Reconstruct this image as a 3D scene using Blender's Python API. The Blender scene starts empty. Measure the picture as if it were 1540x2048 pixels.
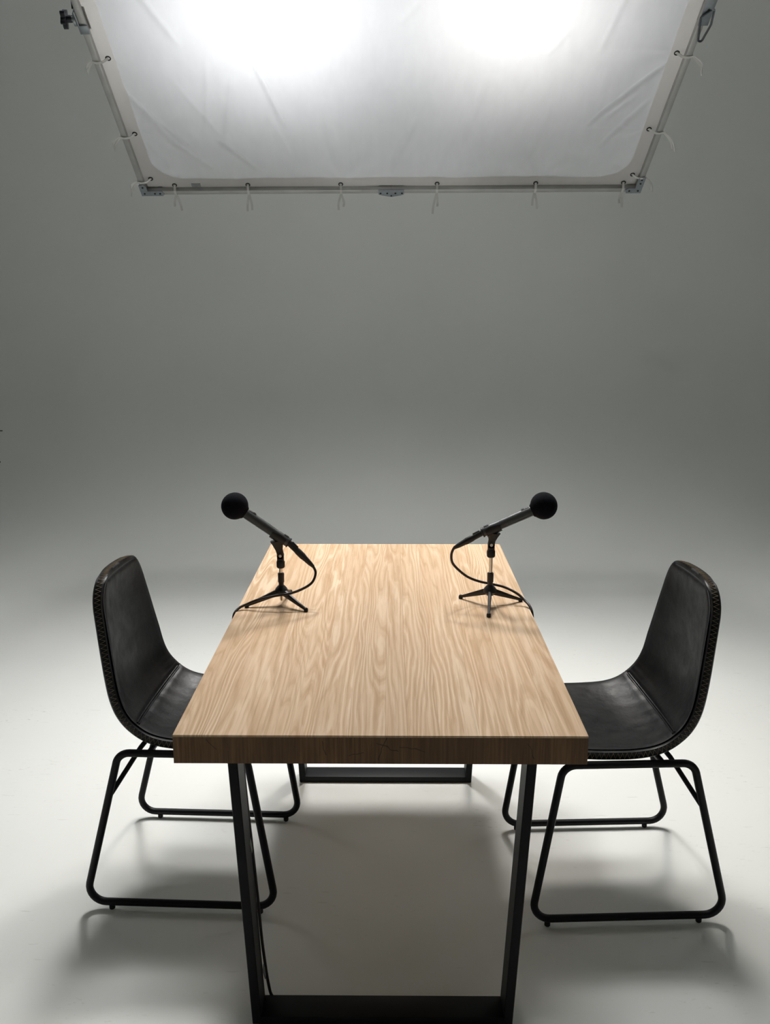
import bpy, bmesh, math, random
from mathutils import Vector, Matrix
random.seed(4)
PI = math.pi
sc = bpy.context.scene
col = sc.collection

# ------------------------------------------------------------------ camera
cam = bpy.data.cameras.new('camera')
cam.sensor_fit = 'HORIZONTAL'; cam.sensor_width = 36.0
cam.lens = 1800.0 * 36.0 / 1540.0
cam.clip_start = 0.05
camo = bpy.data.objects.new('camera', cam); col.objects.link(camo)
camo.location = (0, 0, 1.5024)
camo.rotation_euler = (math.radians(90 - 12.5895), 0, math.radians(0.3914))
sc.camera = camo

# ------------------------------------------------------------------ world, exposure, light settings
w = bpy.data.worlds.new('world'); sc.world = w; w.use_nodes = True
w.node_tree.nodes['Background'].inputs['Color'].default_value = (0.75, 0.85, 0.9, 1)
w.node_tree.nodes['Background'].inputs['Strength'].default_value = 0.02
sc.view_settings.view_transform = 'Standard'
sc.view_settings.look = 'None'
sc.view_settings.gamma = 1.0
sc.view_settings.use_curve_mapping = False
sc.view_settings.exposure = 0.26
sc.cycles.use_denoising = True
sc.cycles.max_bounces = 6
sc.cycles.diffuse_bounces = 5
sc.cycles.use_adaptive_sampling = True
sc.cycles.adaptive_threshold = 0.12
sc.cycles.adaptive_min_samples = 20
sc.cycles.transparent_max_bounces = 12
sc.cycles.sample_clamp_indirect = 12.0
LAMP_L = 9.0         # glow of the two visible lamp faces behind the silk
LAMP_R = 5.0
BEAM_L, BEAM_R = 345.0, 262.0     # watts of their beams
BEAM_SIDE = 22.0
BEAM_TOP = 460.0                 # watts of each of the two lamps above the picture
SILK_CLEAR = 0.60    # share of light that passes the silk unscattered

# ------------------------------------------------------------------ material helpers
def new_mat(name):
    m = bpy.data.materials.new(name); m.use_nodes = True
    nt = m.node_tree
    return m, nt, nt.nodes['Principled BSDF']

def node(nt, t, **kw):
    n = nt.nodes.new(t)
    for k, v in kw.items(): setattr(n, k, v)
    return n

def mth(nt, op, a, b=None, c=None):
    n = node(nt, 'ShaderNodeMath', operation=op)
    for i, v in enumerate((a, b, c)):
        if v is None: continue
        if isinstance(v, (int, float)): n.inputs[i].default_value = v
        else: nt.links.new(v, n.inputs[i])
    return n.outputs[0]

def ramp(nt, fac, stops):
    n = node(nt, 'ShaderNodeValToRGB')
    el = n.color_ramp.elements
    while len(el) < len(stops): el.new(0.5)
    for e, (p, c) in zip(el, stops):
        e.position = p; e.color = (c[0], c[1], c[2], 1) if not isinstance(c, (int, float)) else (c, c, c, 1)
    nt.links.new(fac, n.inputs[0])
    return n.outputs[0]

def noise(nt, vec, scale, detail=3, rough=0.5, w=None):
    n = node(nt, 'ShaderNodeTexNoise')
    if w is not None:
        n.noise_dimensions = '4D'; nt.links.new(w, n.inputs['W'])
    nt.links.new(vec, n.inputs['Vector'])
    n.inputs['Scale'].default_value = scale; n.inputs['Detail'].default_value = detail
    n.inputs['Roughness'].default_value = rough
    return n.outputs['Fac']

def mapping(nt, scale, rot=(0, 0, 0), loc=(0, 0, 0)):
    tc = node(nt, 'ShaderNodeTexCoord'); mp = node(nt, 'ShaderNodeMapping')
    nt.links.new(tc.outputs['Object'], mp.inputs['Vector'])
    mp.inputs['Scale'].default_value = scale; mp.inputs['Rotation'].default_value = rot
    mp.inputs['Location'].default_value = loc
    return mp.outputs[0]

def bump(nt, bsdf, h, strength, dist):
    b = node(nt, 'ShaderNodeBump'); b.inputs['Strength'].default_value = strength
    b.inputs['Distance'].default_value = dist
    nt.links.new(h, b.inputs['Height']); nt.links.new(b.outputs[0], bsdf.inputs['Normal'])

def mixc(nt, fac, a, b, mode='MIX'):
    n = node(nt, 'ShaderNodeMix', data_type='RGBA', blend_type=mode)
    for k, v in ((0, fac), (6, a), (7, b)):
        if isinstance(v, (int, float)): n.inputs[k].default_value = v
        elif isinstance(v, tuple): n.inputs[k].default_value = (*v, 1)
        else: nt.links.new(v, n.inputs[k])
    return n.outputs[2]

def simple(name, colr, rough=0.5, metal=0.0, var=0.08, nscale=30, bstr=0.0, bdist=0.001, spec=0.5):
    m, nt, b = new_mat(name)
    v = mapping(nt, (1, 1, 1))
    f = noise(nt, v, nscale, 4)
    c = tuple(colr)
    lo = tuple(x * (1 - var) for x in c); hi = tuple(min(1, x * (1 + var)) for x in c)
    nt.links.new(ramp(nt, f, [(0.3, lo), (0.7, hi)]), b.inputs['Base Color'])
    b.inputs['Roughness'].default_value = rough; b.inputs['Metallic'].default_value = metal
    b.inputs['Specular IOR Level'].default_value = spec
    if bstr: bump(nt, b, f, bstr, bdist)
    return m

# ---- materials
def mat_cyc(name, scuff):
    m, nt, b = new_mat(name)
    v = mapping(nt, (1, 1, 1))
    big = noise(nt, v, 0.9, 3)
    base = ramp(nt, big, [(0.3, (0.79, 0.80, 0.775)), (0.7, (0.83, 0.84, 0.815))])
    # faint rubbed patches and scratches on the paint
    fine = noise(nt, mapping(nt, (1, 2.6, 1), rot=(0, 0, 0.5)), 34, 5, 0.7)
    patch = noise(nt, v, 2.3, 4, 0.6)
    s = mth(nt, 'MULTIPLY', ramp(nt, fine, [(0.58, 0), (0.68, 1)]), ramp(nt, patch, [(0.53, 0), (0.64, 1)]))
    scr = noise(nt, mapping(nt, (1, 9, 1), rot=(0, 0, -0.25)), 11, 3, 0.5)
    s2 = mth(nt, 'MULTIPLY', ramp(nt, scr, [(0.70, 0), (0.74, 1)]), 0.6)
    s = mth(nt, 'MAXIMUM', s, s2)
    c = mixc(nt, mth(nt, 'MULTIPLY', s, scuff), base, (0.40, 0.38, 0.33))
    nt.links.new(c, b.inputs['Base Color'])
    b.inputs['Roughness'].default_value = 0.55
    b.inputs['Specular IOR Level'].default_value = 0.3
    bump(nt, b, patch, 0.08, 0.01)
    return m

def mat_wood():
    m, nt, b = new_mat('pale_oak_laminate')
    oi = node(nt, 'ShaderNodeObjectInfo')
    seed = mth(nt, 'MULTIPLY', oi.outputs['Object Index'], 3.71)
    tc = node(nt, 'ShaderNodeTexCoord')
    sx = node(nt, 'ShaderNodeSeparateXYZ'); nt.links.new(tc.outputs['Object'], sx.inputs[0])
    wv = noise(nt, mapping(nt, (6.0, 0.42, 1)), 1.7, 2.2, 0.5, w=seed)
    wob = noise(nt, mapping(nt, (34, 5.0, 1)), 1.6, 2, 0.5, w=seed)
    ph = mth(nt, 'ADD', mth(nt, 'MULTIPLY', wv, mth(nt, 'MULTIPLY_ADD', mth(nt, 'ABSOLUTE', mth(nt, 'SINE', mth(nt, 'MULTIPLY', seed, 2.1))), 115.0, 55.0)), mth(nt, 'MULTIPLY', sx.outputs[0], 330.0))
    ph = mth(nt, 'ADD', ph, mth(nt, 'MULTIPLY', wob, 6.0))
    ring = mth(nt, 'MULTIPLY_ADD', mth(nt, 'SINE', ph), 0.5, 0.5)
    fib = noise(nt, mapping(nt, (260, 5, 1)), 1.0, 5, 0.65, w=seed)
    strk = noise(nt, mapping(nt, (38, 1.0, 1)), 1.5, 4, 0.6, w=seed)
    blot = noise(nt, mapping(nt, (7, 1.6, 1)), 1.3, 2, 0.5, w=seed)
    base = ramp(nt, strk, [(0.28, (0.53, 0.345, 0.205)), (0.5, (0.63, 0.44, 0.285)), (0.74, (0.71, 0.53, 0.365))])
    lightline = mth(nt, 'MULTIPLY', ramp(nt, ring, [(0.62, 0), (0.95, 1)]), ramp(nt, blot, [(0.32, 0.10), (0.62, 0.62)]))
    c = mixc(nt, lightline, base, (0.82, 0.65, 0.475))
    darkl = mth(nt, 'MULTIPLY', ramp(nt, ring, [(0.02, 1), (0.26, 0)]), 0.34)
    c = mixc(nt, darkl, c, (0.44, 0.28, 0.15))
    c = mixc(nt, ramp(nt, fib, [(0.27, 0.6), (0.5, 0.0)]), c, (0.38, 0.235, 0.12))
    kn = noise(nt, mapping(nt, (13, 3.5, 1)), 1.4, 2, 0.5, w=seed)
    c = mixc(nt, ramp(nt, kn, [(0.72, 0), (0.82, 0.45)]), c, (0.30, 0.18, 0.09))
    tone = mth(nt, 'MULTIPLY_ADD', mth(nt, 'SINE', mth(nt, 'MULTIPLY', seed, 5.3)), 0.07, 0.96)
    tn = node(nt, 'ShaderNodeCombineColor')
    for i in range(3): nt.links.new(tone, tn.inputs[i])
    c = mixc(nt, 1.0, c, tn.outputs[0], 'MULTIPLY')
    nt.links.new(c, b.inputs['Base Color'])
    b.inputs['Roughness'].default_value = 0.6
    b.inputs['Specular IOR Level'].default_value = 0.12
    bump(nt, b, fib, 0.12, 0.0006)
    return m

def seg_dist(nt, P, a, bb):
    """distance in the xz plane from the point P to the segment a-bb"""
    ax, az = a; dx, dz = bb[0] - ax, bb[1] - az; L2 = dx * dx + dz * dz
    x = mth(nt, 'SUBTRACT', P[0], ax); z = mth(nt, 'SUBTRACT', P[1], az)
    t = mth(nt, 'ADD', mth(nt, 'MULTIPLY', x, dx / L2), mth(nt, 'MULTIPLY', z, dz / L2))
    t = mth(nt, 'MINIMUM', mth(nt, 'MAXIMUM', t, 0.0), 1.0)
    ex = mth(nt, 'SUBTRACT', x, mth(nt, 'MULTIPLY', t, dx)); ez = mth(nt, 'SUBTRACT', z, mth(nt, 'MULTIPLY', t, dz))
    return mth(nt, 'SQRT', mth(nt, 'ADD', mth(nt, 'MULTIPLY', ex, ex), mth(nt, 'MULTIPLY', ez, ez)))

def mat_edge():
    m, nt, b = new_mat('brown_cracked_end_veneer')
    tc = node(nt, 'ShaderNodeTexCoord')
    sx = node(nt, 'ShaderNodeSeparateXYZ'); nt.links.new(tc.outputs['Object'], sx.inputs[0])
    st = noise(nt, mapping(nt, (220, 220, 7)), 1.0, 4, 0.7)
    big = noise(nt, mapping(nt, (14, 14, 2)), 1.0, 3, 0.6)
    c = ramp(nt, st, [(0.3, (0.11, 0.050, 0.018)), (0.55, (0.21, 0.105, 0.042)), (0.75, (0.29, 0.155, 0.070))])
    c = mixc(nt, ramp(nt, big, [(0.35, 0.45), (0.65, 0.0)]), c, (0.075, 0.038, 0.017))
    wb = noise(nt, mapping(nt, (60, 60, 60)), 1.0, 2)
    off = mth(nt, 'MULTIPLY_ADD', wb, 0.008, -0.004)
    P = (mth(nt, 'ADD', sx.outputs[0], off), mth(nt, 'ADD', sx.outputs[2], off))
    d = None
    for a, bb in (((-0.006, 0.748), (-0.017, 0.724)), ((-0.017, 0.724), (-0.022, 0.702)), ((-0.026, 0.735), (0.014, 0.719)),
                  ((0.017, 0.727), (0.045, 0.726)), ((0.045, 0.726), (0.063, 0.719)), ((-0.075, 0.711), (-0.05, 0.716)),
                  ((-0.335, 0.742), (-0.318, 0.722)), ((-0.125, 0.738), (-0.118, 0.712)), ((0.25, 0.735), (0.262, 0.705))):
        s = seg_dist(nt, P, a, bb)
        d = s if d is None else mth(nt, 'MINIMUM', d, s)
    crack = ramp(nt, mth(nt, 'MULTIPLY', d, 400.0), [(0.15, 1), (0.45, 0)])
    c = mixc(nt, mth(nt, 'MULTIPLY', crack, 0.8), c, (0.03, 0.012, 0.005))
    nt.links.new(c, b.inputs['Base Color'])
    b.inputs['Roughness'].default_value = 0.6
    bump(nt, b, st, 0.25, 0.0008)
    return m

def mat_leather():
    m, nt, b = new_mat('black_leather')
    v = mapping(nt, (1, 1, 1))
    cloud = noise(nt, v, 11, 4, 0.6)
    pores = noise(nt, v, 420, 3, 0.6)
    wr = noise(nt, v, 26, 3, 0.6)
    nt.links.new(ramp(nt, cloud, [(0.35, (0.0045, 0.005, 0.006)), (0.7, (0.011, 0.011, 0.0115))]), b.inputs['Base Color'])
    nt.links.new(ramp(nt, wr, [(0.35, 0.33), (0.7, 0.48)]), b.inputs['Roughness'])
    b.inputs['Specular IOR Level'].default_value = 0.20
    h = mth(nt, 'ADD', mth(nt, 'MULTIPLY', pores, 0.10), wr)
    bump(nt, b, h, 0.30, 0.004)
    return m

def mat_silk(name, clear, refl, tint, rev=0.0):
    m = bpy.data.materials.new(name); m.use_nodes = True; nt = m.node_tree
    nt.nodes.clear()
    out = node(nt, 'ShaderNodeOutputMaterial')
    tr = node(nt, 'ShaderNodeBsdfTransparent'); tl = node(nt, 'ShaderNodeBsdfTranslucent'); df = node(nt, 'ShaderNodeBsdfDiffuse')
    weave = noise(nt, mapping(nt, (9, 3, 1)), 3.0, 3)
    c = ramp(nt, weave, [(0.3, tuple(x * 0.96 for x in tint)), (0.7, tint)])
    nt.links.new(c, tl.inputs[0]); nt.links.new(c, df.inputs[0])
    a = node(nt, 'ShaderNodeMixShader'); a.inputs[0].default_value = refl
    nt.links.new(tl.outputs[0], a.inputs[1]); nt.links.new(df.outputs[0], a.inputs[2])
    k = node(nt, 'ShaderNodeMixShader'); k.inputs[0].default_value = 1 - clear
    nt.links.new(tr.outputs[0], k.inputs[1]); nt.links.new(a.outputs[0], k.inputs[2])
    nt.links.new(k.outputs[0], out.inputs[0])
    return m

def mat_lamp(name, tint, strength):
    m = bpy.data.materials.new(name); m.use_nodes = True; nt = m.node_tree
    nt.nodes.clear()
    out = node(nt, 'ShaderNodeOutputMaterial'); em = node(nt, 'ShaderNodeEmission')
    tc = node(nt, 'ShaderNodeTexCoord'); ln = node(nt, 'ShaderNodeVectorMath', operation='LENGTH')
    nt.links.new(tc.outputs['Object'], ln.inputs[0])
    r = ln.outputs['Value']
    g = mth(nt, 'EXPONENT', mth(nt, 'MULTIPLY', mth(nt, 'MULTIPLY', r, r), -1.0 / (2 * 0.13 ** 2)))
    nt.links.new(mth(nt, 'MULTIPLY', g, strength), em.inputs['Strength'])
    em.inputs['Color'].default_value = (*tint, 1)
    nt.links.new(em.outputs[0], out.inputs[0])
    return m

M = dict(
    cyc=mat_cyc('white_cyclorama_floor_paint', 0.42),
    cycw=mat_cyc('white_cyclorama_wall_paint', 0.03),
    dark=simple('light_studio_paint', (0.86, 0.89, 0.87), 0.8),
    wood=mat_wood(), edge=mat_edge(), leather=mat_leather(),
    core=simple('oak_side_veneer', (0.42, 0.27, 0.14), 0.55, nscale=20),
    blackmetal=simple('black_powder_coated_steel', (0.0045, 0.005, 0.006), 0.45, nscale=90, bstr=0.15, bdist=0.0004, spec=0.22),
    bracket=simple('matt_black_steel', (0.006, 0.007, 0.008), 0.5, nscale=60, spec=0.22),
    rubber=simple('black_rubber', (0.012, 0.011, 0.010), 0.75),
    plastic=simple('black_plastic', (0.010, 0.010, 0.011), 0.45),
    foam=simple('navy_black_foam', (0.005, 0.006, 0.010), 0.95, nscale=600, bstr=0.8, bdist=0.001, spec=0.15),
    micgrey=simple('dark_grey_microphone_enamel', (0.075, 0.080, 0.082), 0.38, metal=0.3, nscale=200),
    chrome=simple('brushed_nickel', (0.72, 0.66, 0.58), 0.22, metal=1.0),
    screw=simple('steel_screw_head', (0.65, 0.65, 0.64), 0.35, metal=1.0),
    cable=simple('black_cable_sheath', (0.014, 0.008, 0.008), 0.45),
    tape=simple('grey_tape', (0.16, 0.16, 0.155), 0.5),
    thread=simple('tan_grey_thread', (0.42, 0.33, 0.22), 0.8),
    tube=simple('grey_aluminium_tube', (0.44, 0.44, 0.43), 0.42, metal=0.6, nscale=12),
    steel=simple('zinc_plated_steel', (0.28, 0.31, 0.33), 0.35, metal=0.8, nscale=50),
    darksteel=simple('dark_burnished_steel', (0.10, 0.11, 0.12), 0.3, metal=0.9, nscale=50),
    knob=simple('black_navy_knob_plastic', (0.010, 0.012, 0.020), 0.5),
    strap=simple('off_white_ribbon', (0.62, 0.62, 0.60), 0.8),
    silk=mat_silk('white_diffusion_silk', SILK_CLEAR, 0.70, (0.90, 0.925, 0.985)),
    hem=mat_silk('white_webbing_hem', 0.02, 0.62, (0.50, 0.49, 0.47)),
    tagm=simple('grey_label_cloth', (0.22, 0.23, 0.23), 0.8),
    lampl=mat_lamp('daylight_lamp_face', (1.0, 0.985, 0.96), LAMP_L),
    lamph=mat_lamp('high_lamp_face', (1, 1, 1), 6.0),
    lampr=mat_lamp('warm_lamp_face', (1.0, 0.945, 0.85), LAMP_R),
)

# ------------------------------------------------------------------ mesh helpers
def obj(name, bm, mat, parent=None, smooth=True, sharp=35):
    me = bpy.data.meshes.new(name)
    bmesh.ops.recalc_face_normals(bm, faces=bm.faces)
    if smooth:
        for f in bm.faces: f.smooth = True
        lim = math.radians(sharp)
        for e in bm.edges:
            if len(e.link_faces) == 2 and e.calc_face_angle(0) > lim: e.smooth = False
    bm.to_mesh(me); bm.free()
    me.materials.append(mat)
    o = bpy.data.objects.new(name, me); col.objects.link(o)
    if parent is not None: o.parent = parent
    return o

def empty(name, label, cat, loc=(0, 0, 0), rotz=0.0, group=None):
    o = bpy.data.objects.new(name, None); col.objects.link(o)
    o.empty_display_size = 0.1
    o.location = loc; o.rotation_euler = (0, 0, rotz)
    o['label'] = label; o['category'] = cat
    if group: o['group'] = group
    return o

def box(bm, x0, x1, y0, y1, z0, z1, bev=0.0, mtx=None):
    r = bmesh.ops.create_cube(bm, size=1)
    vs = r['verts']
    for v in vs:
        v.co = Vector(((x0 + x1) / 2 + v.co.x * (x1 - x0), (y0 + y1) / 2 + v.co.y * (y1 - y0), (z0 + z1) / 2 + v.co.z * (z1 - z0)))
    if bev:
        es = list({e for v in vs for e in v.link_edges})
        r2 = bmesh.ops.bevel(bm, geom=es, offset=bev, segments=2, affect='EDGES', profile=0.5)
        vs = list({v for f in r2['faces'] for v in f.verts} | {v for v in vs if v.is_valid})
    if mtx is not None:
        bmesh.ops.transform(bm, matrix=mtx, verts=vs)

def sweep(bm, pts, r, seg=12, closed=False, cap=True, radii=None, up=None, sect=None):
    """tube along pts; sect: custom 2d section (list of (a,b)) scaled by radii"""
    pts = [Vector(p) for p in pts]; n = len(pts)
    if sect is None: sect = [(math.cos(2 * PI * k / seg), math.sin(2 * PI * k / seg)) for k in range(seg)]
    m = len(sect); rings = []
    prev = None
    for i, p in enumerate(pts):
        if closed: t = (pts[(i + 1) % n] - pts[i - 1]).normalized()
        elif i == 0: t = (pts[1] - pts[0]).normalized()
        elif i == n - 1: t = (pts[-1] - pts[-2]).normalized()
        else: t = ((pts[i + 1] - p).normalized() + (p - pts[i - 1]).normalized()).normalized()
        if up is not None: a = Vector(up)
        elif prev is not None: a = prev
        else: a = Vector((0, 0, 1)) if abs(t.z) < 0.9 else Vector((1, 0, 0))
        a = (a - t * a.dot(t)).normalized(); prev = a
        b = t.cross(a)
        rr = radii[i] if radii else r
        rings.append([bm.verts.new(p + (a * u + b * v) * rr) for u, v in sect])
    cnt = n if closed else n - 1
    for i in range(cnt):
        A = rings[i]; B = rings[(i + 1) % n]
        for k in range(m):
            bm.faces.new((A[k], A[(k + 1) % m], B[(k + 1) % m], B[k]))
    if cap and not closed:
        bm.faces.new(rings[0]); bm.faces.new(list(reversed(rings[-1])))

def lathe(bm, prof, seg=32, mtx=None, caps=True):
    """prof: list of (radius, z)"""
    rings = []; made = []
    for r, z in prof:
        if r < 1e-6:
            v = bm.verts.new((0, 0, z)); rings.append([v]); made.append(v)
        else:
            R = [bm.verts.new((r * math.cos(2 * PI * k / seg), r * math.sin(2 * PI * k / seg), z)) for k in range(seg)]
            rings.append(R); made += R
    for A, B in zip(rings, rings[1:]):
        for k in range(seg):
            k2 = (k + 1) % seg
            if len(A) == 1 and len(B) == 1: continue
            if len(A) == 1: bm.faces.new((A[0], B[k2], B[k]))
            elif len(B) == 1: bm.faces.new((A[k], A[k2], B[0]))
            else: bm.faces.new((A[k], A[k2], B[k2], B[k]))
    for R, rev in ((rings[0], True), (rings[-1], False)):
        if len(R) > 1 and caps: bm.faces.new(list(reversed(R)) if rev else R)
    if mtx is not None: bmesh.ops.transform(bm, matrix=mtx, verts=made)

def along(p, d, roll=(0, 0, 1)):
    """matrix whose local z runs along d from p"""
    z = Vector(d).normalized(); a = Vector(roll)
    if abs(z.dot(a.normalized())) > 0.98: a = Vector((1, 0, 0))
    x = (a - z * a.dot(z)).normalized(); y = z.cross(x)
    m = Matrix((x, y, z)).transposed().to_4x4(); m.translation = Vector(p)
    return m

def fillet(corners, rad, seg=8, closed=True):
    out = []; n = len(corners); C = [Vector(c) for c in corners]
    for i in range(n):
        if not closed and i in (0, n - 1): out.append(C[i]); continue
        r = rad[i] if isinstance(rad, (list, tuple)) else rad
        p = C[i]; a = (C[i - 1] - p).normalized(); b = (C[(i + 1) % n] - p).normalized()
        ang = a.angle(b); t = r / math.tan(ang / 2)
        c = p + (a + b).normalized() * (r / math.sin(ang / 2))
        s = p + a * t; e = p + b * t
        v0 = s - c; v1 = e - c; tot = v0.angle(v1)
        for k in range(seg + 1):
            f = k / seg
            out.append(c + (v0 * math.sin((1 - f) * tot) + v1 * math.sin(f * tot)) / math.sin(tot))
    return out

def catmull(P, n):
    P = [Vector(p) for p in P]; out = []
    Q = [2 * P[0] - P[1]] + P + [2 * P[-1] - P[-2]]
    for i in range(1, len(Q) - 2):
        p0, p1, p2, p3 = Q[i - 1:i + 3]
        for k in range(n):
            t = k / n
            out.append(0.5 * ((2 * p1) + (-p0 + p2) * t + (2 * p0 - 5 * p1 + 4 * p2 - p3) * t * t + (-p0 + 3 * p1 - 3 * p2 + p3) * t ** 3))
    out.append(P[-1]); return out

def struct(o):
    o['kind'] = 'structure'; return o

# ------------------------------------------------------------------ studio shell
CY, CR, WX, CH = 5.1, 1.5, 6.0, 6.6       # cove start, cove radius, half width, height
bm = bmesh.new()
g = [bm.verts.new(p) for p in ((-WX, -3, 0), (WX, -3, 0), (WX, CY, 0), (-WX, CY, 0))]
bm.faces.new(g); struct(obj('floor', bm, M['cyc']))
bm = bmesh.new()
prof = [(CY + CR * math.sin(a), CR - CR * math.cos(a)) for a in [PI / 2 * k / 48 for k in range(49)]] + [(CY + CR, CH)]
L = [[bm.verts.new((sx, y, z)) for y, z in prof] for sx in (-WX, WX)]
for i in range(len(prof) - 1): bm.faces.new((L[0][i], L[1][i], L[1][i + 1], L[0][i + 1]))
struct(obj('wall_back', bm, M['cycw'], sharp=80))
for nm, x in (('wall_left', -WX), ('wall_right', WX)):
    bm = bmesh.new(); e = 0.1 if x > 0 else -0.1
    box(bm, min(x, x + e), max(x, x + e), -3, CY + CR, 0, CH); struct(obj(nm, bm, M['dark'], smooth=False))
bm = bmesh.new(); box(bm, -WX, WX, -3.1, -3, 0, CH); struct(obj('wall_front', bm, M['dark'], smooth=False))
bm = bmesh.new(); box(bm, -WX, WX, -3, CY + CR, CH, CH + 0.1); struct(obj('ceiling', bm, M['dark'], smooth=False))

# ------------------------------------------------------------------ table
TX0, TX1, TY0, TY1, TZ, TT = -0.397, 0.359, 1.506, 2.883, 0.75, 0.056
tb = empty('table', 'pale oak topped table with black steel sled legs between the two chairs', 'table', (0, 0, 0))
TC = ((TX0 + TX1) / 2, (TY0 + TY1) / 2)
tb.location = (TC[0], TC[1], 0)
def under(parent_xy):
    return Matrix.Translation((-parent_xy[0], -parent_xy[1], 0))
def tobj(name, bm, mat, parent=tb, **k):
    bmesh.ops.transform(bm, matrix=under(TC), verts=bm.verts)
    return obj(name, bm, mat, parent, **k)
PT = 0.004
bm = bmesh.new(); box(bm, TX0 + .0006, TX1 - .0006, TY0 + 0.0006, TY1, TZ - TT, TZ - PT, 0.001)
core = tobj('tabletop_core', bm, M['core'])
# the end veneer strips carry the dark cracked face
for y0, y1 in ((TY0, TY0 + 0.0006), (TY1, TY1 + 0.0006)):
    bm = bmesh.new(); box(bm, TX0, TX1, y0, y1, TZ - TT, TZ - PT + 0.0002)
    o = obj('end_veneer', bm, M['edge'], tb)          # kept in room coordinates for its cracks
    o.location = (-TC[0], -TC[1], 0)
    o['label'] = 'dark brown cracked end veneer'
edges = [TX0, -0.324, -0.237, -0.142, -0.078, -0.010, 0.031, 0.0895, 0.162, 0.2345, 0.298, TX1]
for i, (a, b_) in enumerate(zip(edges, edges[1:])):
    bm = bmesh.new(); box(bm, a + 0.00006, b_ - 0.00006, TY0, TY1, TZ - PT, TZ, 0.00015)
    o = tobj('plank', bm, M['wood'], smooth=False); o.pass_index = i + 1

def leg_frame(y0, y1):
    fr = bpy.data.objects.new('leg_frame', None)
    cx, hw_t, hw_b, t = -0.017, 0.3145, 0.280, 0.020
    zt = TZ - TT
    def post(s):
        bm = bmesh.new()
        q = [(cx + s * hw_b, 0), (cx + s * (hw_b - t), 0), (cx + s * (hw_t - t), zt - 0.004), (cx + s * hw_t, zt - 0.004)]
        vs = [[bm.verts.new((x, y, z)) for x, z in q] for y in (y0, y1)]
        bm.faces.new(vs[0]); bm.faces.new(list(reversed(vs[1])))
        for k in range(4): bm.faces.new((vs[0][k], vs[0][(k + 1) % 4], vs[1][(k + 1) % 4], vs[1][k]))
        bmesh.ops.bevel(bm, geom=list(bm.edges), offset=0.0015, segments=1, affect='EDGES')
        tobj('leg', bm, M['bracket'])
    post(-1); post(1)
    bm = bmesh.new(); box(bm, cx - hw_b + t * 0.9, cx + hw_b - t * 0.9, y0, y1, 0.0, t, 0.0015); tobj('foot_bar', bm, M['bracket'])
    bm = bmesh.new(); box(bm, cx - hw_t - 0.01, cx + hw_t + 0.01, y0 - 0.01, y1 + 0.01, zt - 0.004, zt); tobj('mounting_plate', bm, M['bracket'])
leg_frame(1.652, 1.716)
leg_frame(2.675, 2.740)

# ------------------------------------------------------------------ chairs
RIM = [(-0.199, 0.858), (-0.194, 0.80), (-0.182, 0.725), (-0.166, 0.63), (-0.153, 0.565), (-0.133, 0.522), (-0.100, 0.489), (-0.062, 0.470),
       (-0.01, 0.4615), (0.07, 0.460), (0.15, 0.463), (0.205, 0.462), (0.235, 0.452)]
cen = catmull([(x, 0, z) for x, z in RIM], 10)
NS = len(cen)
acc = [0.0]
for a, b_ in zip(cen, cen[1:]): acc.append(acc[-1] + (b_ - a).length)
TOT = acc[-1]
nrm = []
for i in range(NS):
    t = (cen[min(NS - 1, i + 1)] - cen[max(0, i - 1)]).normalized()
    nrm.append(Vector((-t.z, 0, t.x)))       # towards the sitter (forward on the back, up on the seat)
if nrm[0].x < 0: nrm = [-n for n in nrm]
def lerp_tab(tab, s):
    for (a, va), (b2, vb) in zip(tab, tab[1:]):
        if s <= b2: return va + (vb - va) * max(0.0, (s - a)) / (b2 - a)
    return tab[-1][1]
WTAB = [(0, .157), (.06, .163), (.14, .178), (.24, .195), (.36, .206), (.5, .210), (.7, .205), (.95, .195)]
CTAB = [(0, .010), (.08, .022), (.2, .034), (.32, .038), (.45, .030), (.6, .020), (TOT, .004)]
def halfw(s):
    wf = lerp_tab(WTAB, s)
    for d, r in ((s, 0.075), (TOT - s, 0.07)):
        if d < r: wf -= r - math.sqrt(max(0, r * r - (r - d) ** 2))
    return wf
def SP(i, t, n, inset=0.0):
    """point on the shell: i row, t -1..1 across, n along the normal"""
    s = acc[i]; hw = halfw(s) - inset
    c = lerp_tab(CTAB, s) * (1 - abs(t) ** 2.2)
    # seam of seat and backrest pinches the pad
    return cen[i] + nrm[i] * (n - c) + Vector((0, hw * t, 0))
ISEAM = min(range(NS), key=lambda i: abs(cen[i].z - 0.497) + (0 if cen[i].x < -0.05 else 9))

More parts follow.
